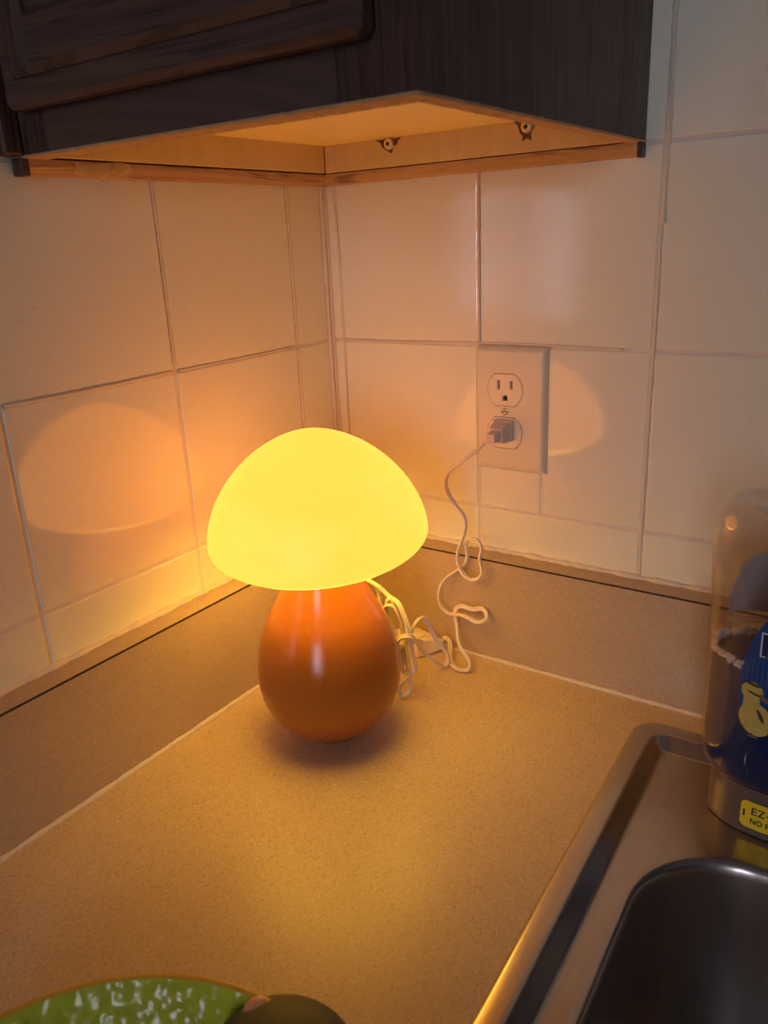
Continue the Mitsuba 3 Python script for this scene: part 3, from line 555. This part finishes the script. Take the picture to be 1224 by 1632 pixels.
# labels: flat print wrapped on the curved front
def wrap(mesh, cap=False, back=False, lift=0.0):
    """(s, z, depth): s is the distance from the middle of the front"""
    v = mesh.vertices; out = []
    for s, z, d in v:
        a = 0.0500 if cap else half(z) * 1.004
        b = (0.0288 if cap else half(z) * 1.004 * DEP); x = max(-0.999 * a, min(0.999 * a, s))
        y = b * (1 - (abs(x) / a) ** 2.35) ** (1 / 2.35)
        nx, ny = (x / a ** 2) * 1.0, (y / b ** 2); L_ = math.hypot(nx, ny); q = (d + lift)
        out.append((BX + x + nx / L_ * q, (BY - y - ny / L_ * q) if not back else (BY + y + ny / L_ * q), z))
    m = trimesh.Trimesh(out, mesh.faces, process=False)
    if back: m.invert()
    return m
def print_on(key, poly, m, lift, cap=False, back=False, label=None):
    polys = getattr(poly, 'geoms', [poly]); ms = []
    for g in polys:
        # slice into narrow strips so that the print bends with the surface
        x0, _, x1, _ = g.bounds; n = max(1, int((x1 - x0) / 0.003))
        for i in range(n):
            h = g.intersection(sbox(x0 + (x1 - x0) * i / n, -1, x0 + (x1 - x0) * (i + 1) / n, 1))
            for hh in getattr(h, 'geoms', [h]):
                if hh.geom_type == 'Polygon' and hh.area > 1e-9:
                    hh = hh.segmentize(0.004); q = trimesh.creation.extrude_polygon(hh, 0.00012, engine='earcut'); ms.append(q)
    mm = trimesh.util.concatenate(ms)
    mm = wrap(mm, cap, back, lift)      # s along x, z along y
    return put(key, mm, m, False, label)
E0 = 0.0005
lab = Polygon([(-0.0035, 0.1860), (-0.0125, 0.1760), (-0.0205, 0.1610), (-0.0270, 0.1470), (-0.0312, 0.1320), (-0.0325, 0.1150), (-0.0312, 0.0950), (-0.0268, 0.0780), (-0.0190, 0.0650), (-0.0090, 0.0590), (0.0090, 0.0590), (0.0190, 0.0650), (0.0268, 0.0780), (0.0312, 0.0950), (0.0325, 0.1150), (0.0312, 0.1320), (0.0270, 0.1470), (0.0205, 0.1610), (0.0125, 0.1760), (0.0035, 0.1860)]).buffer(0.003, 8).buffer(-0.003)
print_on(B + '__label', lab, 'm_label', E0, label='blue front label with a duckling')
def disc(x, z, a, b, ang=0): return affinity.translate(affinity.rotate(affinity.scale(Point(0, 0).buffer(1, 24), a, b), ang), x, z)
print_on(B + '__label__lower_field', lab.intersection(sbox(-1, 0, 1, 0.094)).intersection(disc(0, 0.050, 0.06, 0.044)), 'm_label_navy', E0 + 0.00014)
bx = sbox(-0.0225, 0.1345, 0.0225, 0.1520)
print_on(B + '__label__box_edge', bx.difference(bx.buffer(-0.0010)), 'm_label_white', E0 + 0.00028)
print_on(B + '__label__box', bx.buffer(-0.0010), 'm_label_navy', E0 + 0.00028)
duck = disc(-0.0205, 0.0880, 0.0104, 0.0122, 18).union(disc(-0.0243, 0.1080, 0.0068, 0.0066)).union(sbox(-0.0292, 0.094, -0.0190, 0.106)).buffer(0.0015).buffer(-0.0015)
print_on(B + '__label__duckling', duck, 'm_duck', E0 + 0.00042)
print_on(B + '__label__duckling_cap', disc(-0.0243, 0.1132, 0.0050, 0.0010, -8).union(disc(-0.0225, 0.1066, 0.0052, 0.0008, -14)).union(disc(-0.0178, 0.0915, 0.0012, 0.0050, 28)), 'm_duck_dark', E0 + 0.00056)
print_on(B + '__label__beak', Polygon([(-0.0195, 0.1078), (-0.0120, 0.1046), (-0.0112, 0.1030), (-0.0135, 0.1018), (-0.0195, 0.1036)]), 'm_beak', E0 + 0.0007)
print_on(B + '__label__feet', sbox(-0.0245, 0.0742, -0.0180, 0.0756).union(sbox(-0.0222, 0.0752, -0.0212, 0.0775)), 'm_beak', E0 + 0.0007)
print_on(B + '__back_label', Polygon([(-0.052, 0.138), (-0.053, 0.150), (-0.047, 0.174), (-0.040, 0.181), (0.040, 0.181), (0.047, 0.174), (0.053, 0.150), (0.052, 0.138)]), 'm_label_back', 0.0003, back=True, label='grey back label seen through the plastic')
print_on(B + '__back_label', sbox(-0.052, 0.1325, 0.052, 0.1335).union(sbox(-0.052, 0.1295, 0.052, 0.1302)), 'm_label_back', 0.0003, back=True)
st = sbox(-0.0235, 0.0000, 0.0235, 0.0215).buffer(-0.004).buffer(0.004, 8)
print_on(B + '__cap_sticker', st, 'm_yellow', 0.0003, cap=True, label='yellow sticker with dark lettering')
def text_on(key, text, h, s0, z0, lift):
    t = meshkit.text_mesh(text, h, 0.00012, bold=True)
    for _ in range(1): t = t.subdivide()
    t.apply_translation([s0, z0, 0]); put(key, wrap(t, True, False, lift), 'm_ink', False)
text_on(B + '__cap_sticker__lettering', 'EZ-SQUEEZE', 0.0054, -0.0170, 0.0118, 0.00045)
text_on(B + '__cap_sticker__lettering', 'NO FLIP', 0.0040, -0.0170, 0.0042, 0.00045)
print_on(B + '__cap_sticker__mark', sbox(-0.0218, 0.0085, -0.0205, 0.0140), 'm_ink', 0.00045, cap=True)
tag(B, 'clear bottle of dark blue washing-up liquid standing upside down on the sink corner', 'bottle')

# ------------------------------------------------------------------ green dish at the front edge of the counter
K = 'green_dish'; DX, DY, DR = 0.2985, -0.5790, 0.1270
prof = [(0.0, 0.0025), (0.040, 0.0025), (0.046, 0.0), (0.052, 0.0), (0.055, 0.003), (0.090, 0.008), (0.112, 0.022), (0.1225, 0.0355), (0.1262, 0.0440), (0.1272, 0.0456), (0.1268, 0.0470), (0.1250, 0.0470), (0.1215, 0.0420), (0.115, 0.0320), (0.107, 0.0230), (0.096, 0.0155), (0.080, 0.0100), (0.055, 0.0075), (0.0, 0.0070)]
dish = lathe(prof, 144); dish.apply_translation([DX, DY, 0.0003]); put(K + '__bowl', dish, 'm_glaze', 50)
rimm = lathe([(0.1255, 0.0440), (0.1272, 0.0450), (0.1281, 0.0463), (0.1276, 0.0476), (0.1260, 0.0480), (0.1246, 0.0476), (0.1250, 0.0462)], 144, True); rimm.apply_translation([DX, DY, 0.0003])
if rimm.volume < 0: rimm.invert()
put(K + '__rim', rimm, 'm_rim_lamplit', 50, 'glazed rim coloured yellow for the lamp light on it')
leaf = trimesh.creation.icosphere(4, 1.0); v = leaf.vertices * [0.037, 0.033, 0.012]; v[:, 2] = np.where(v[:, 2] < 0, v[:, 2] * 0.5, v[:, 2])
leaf.vertices = v + [0.3115, -0.4690, 0.0405]
put(K + '__leaf', leaf, 'm_glaze_dark', True, 'dark green lobe on the rim')
pk = trimesh.creation.icosphere(3, 1.0); pk.vertices = pk.vertices * [0.0055, 0.0075, 0.0025] + [0.2850, -0.4580, 0.0465]
put(K + '__spot', pk, 'm_pink', True, 'small pink spot')
tag(K, 'lime green glazed dish with a rim coloured by lamp light at the front of the counter', 'dish')
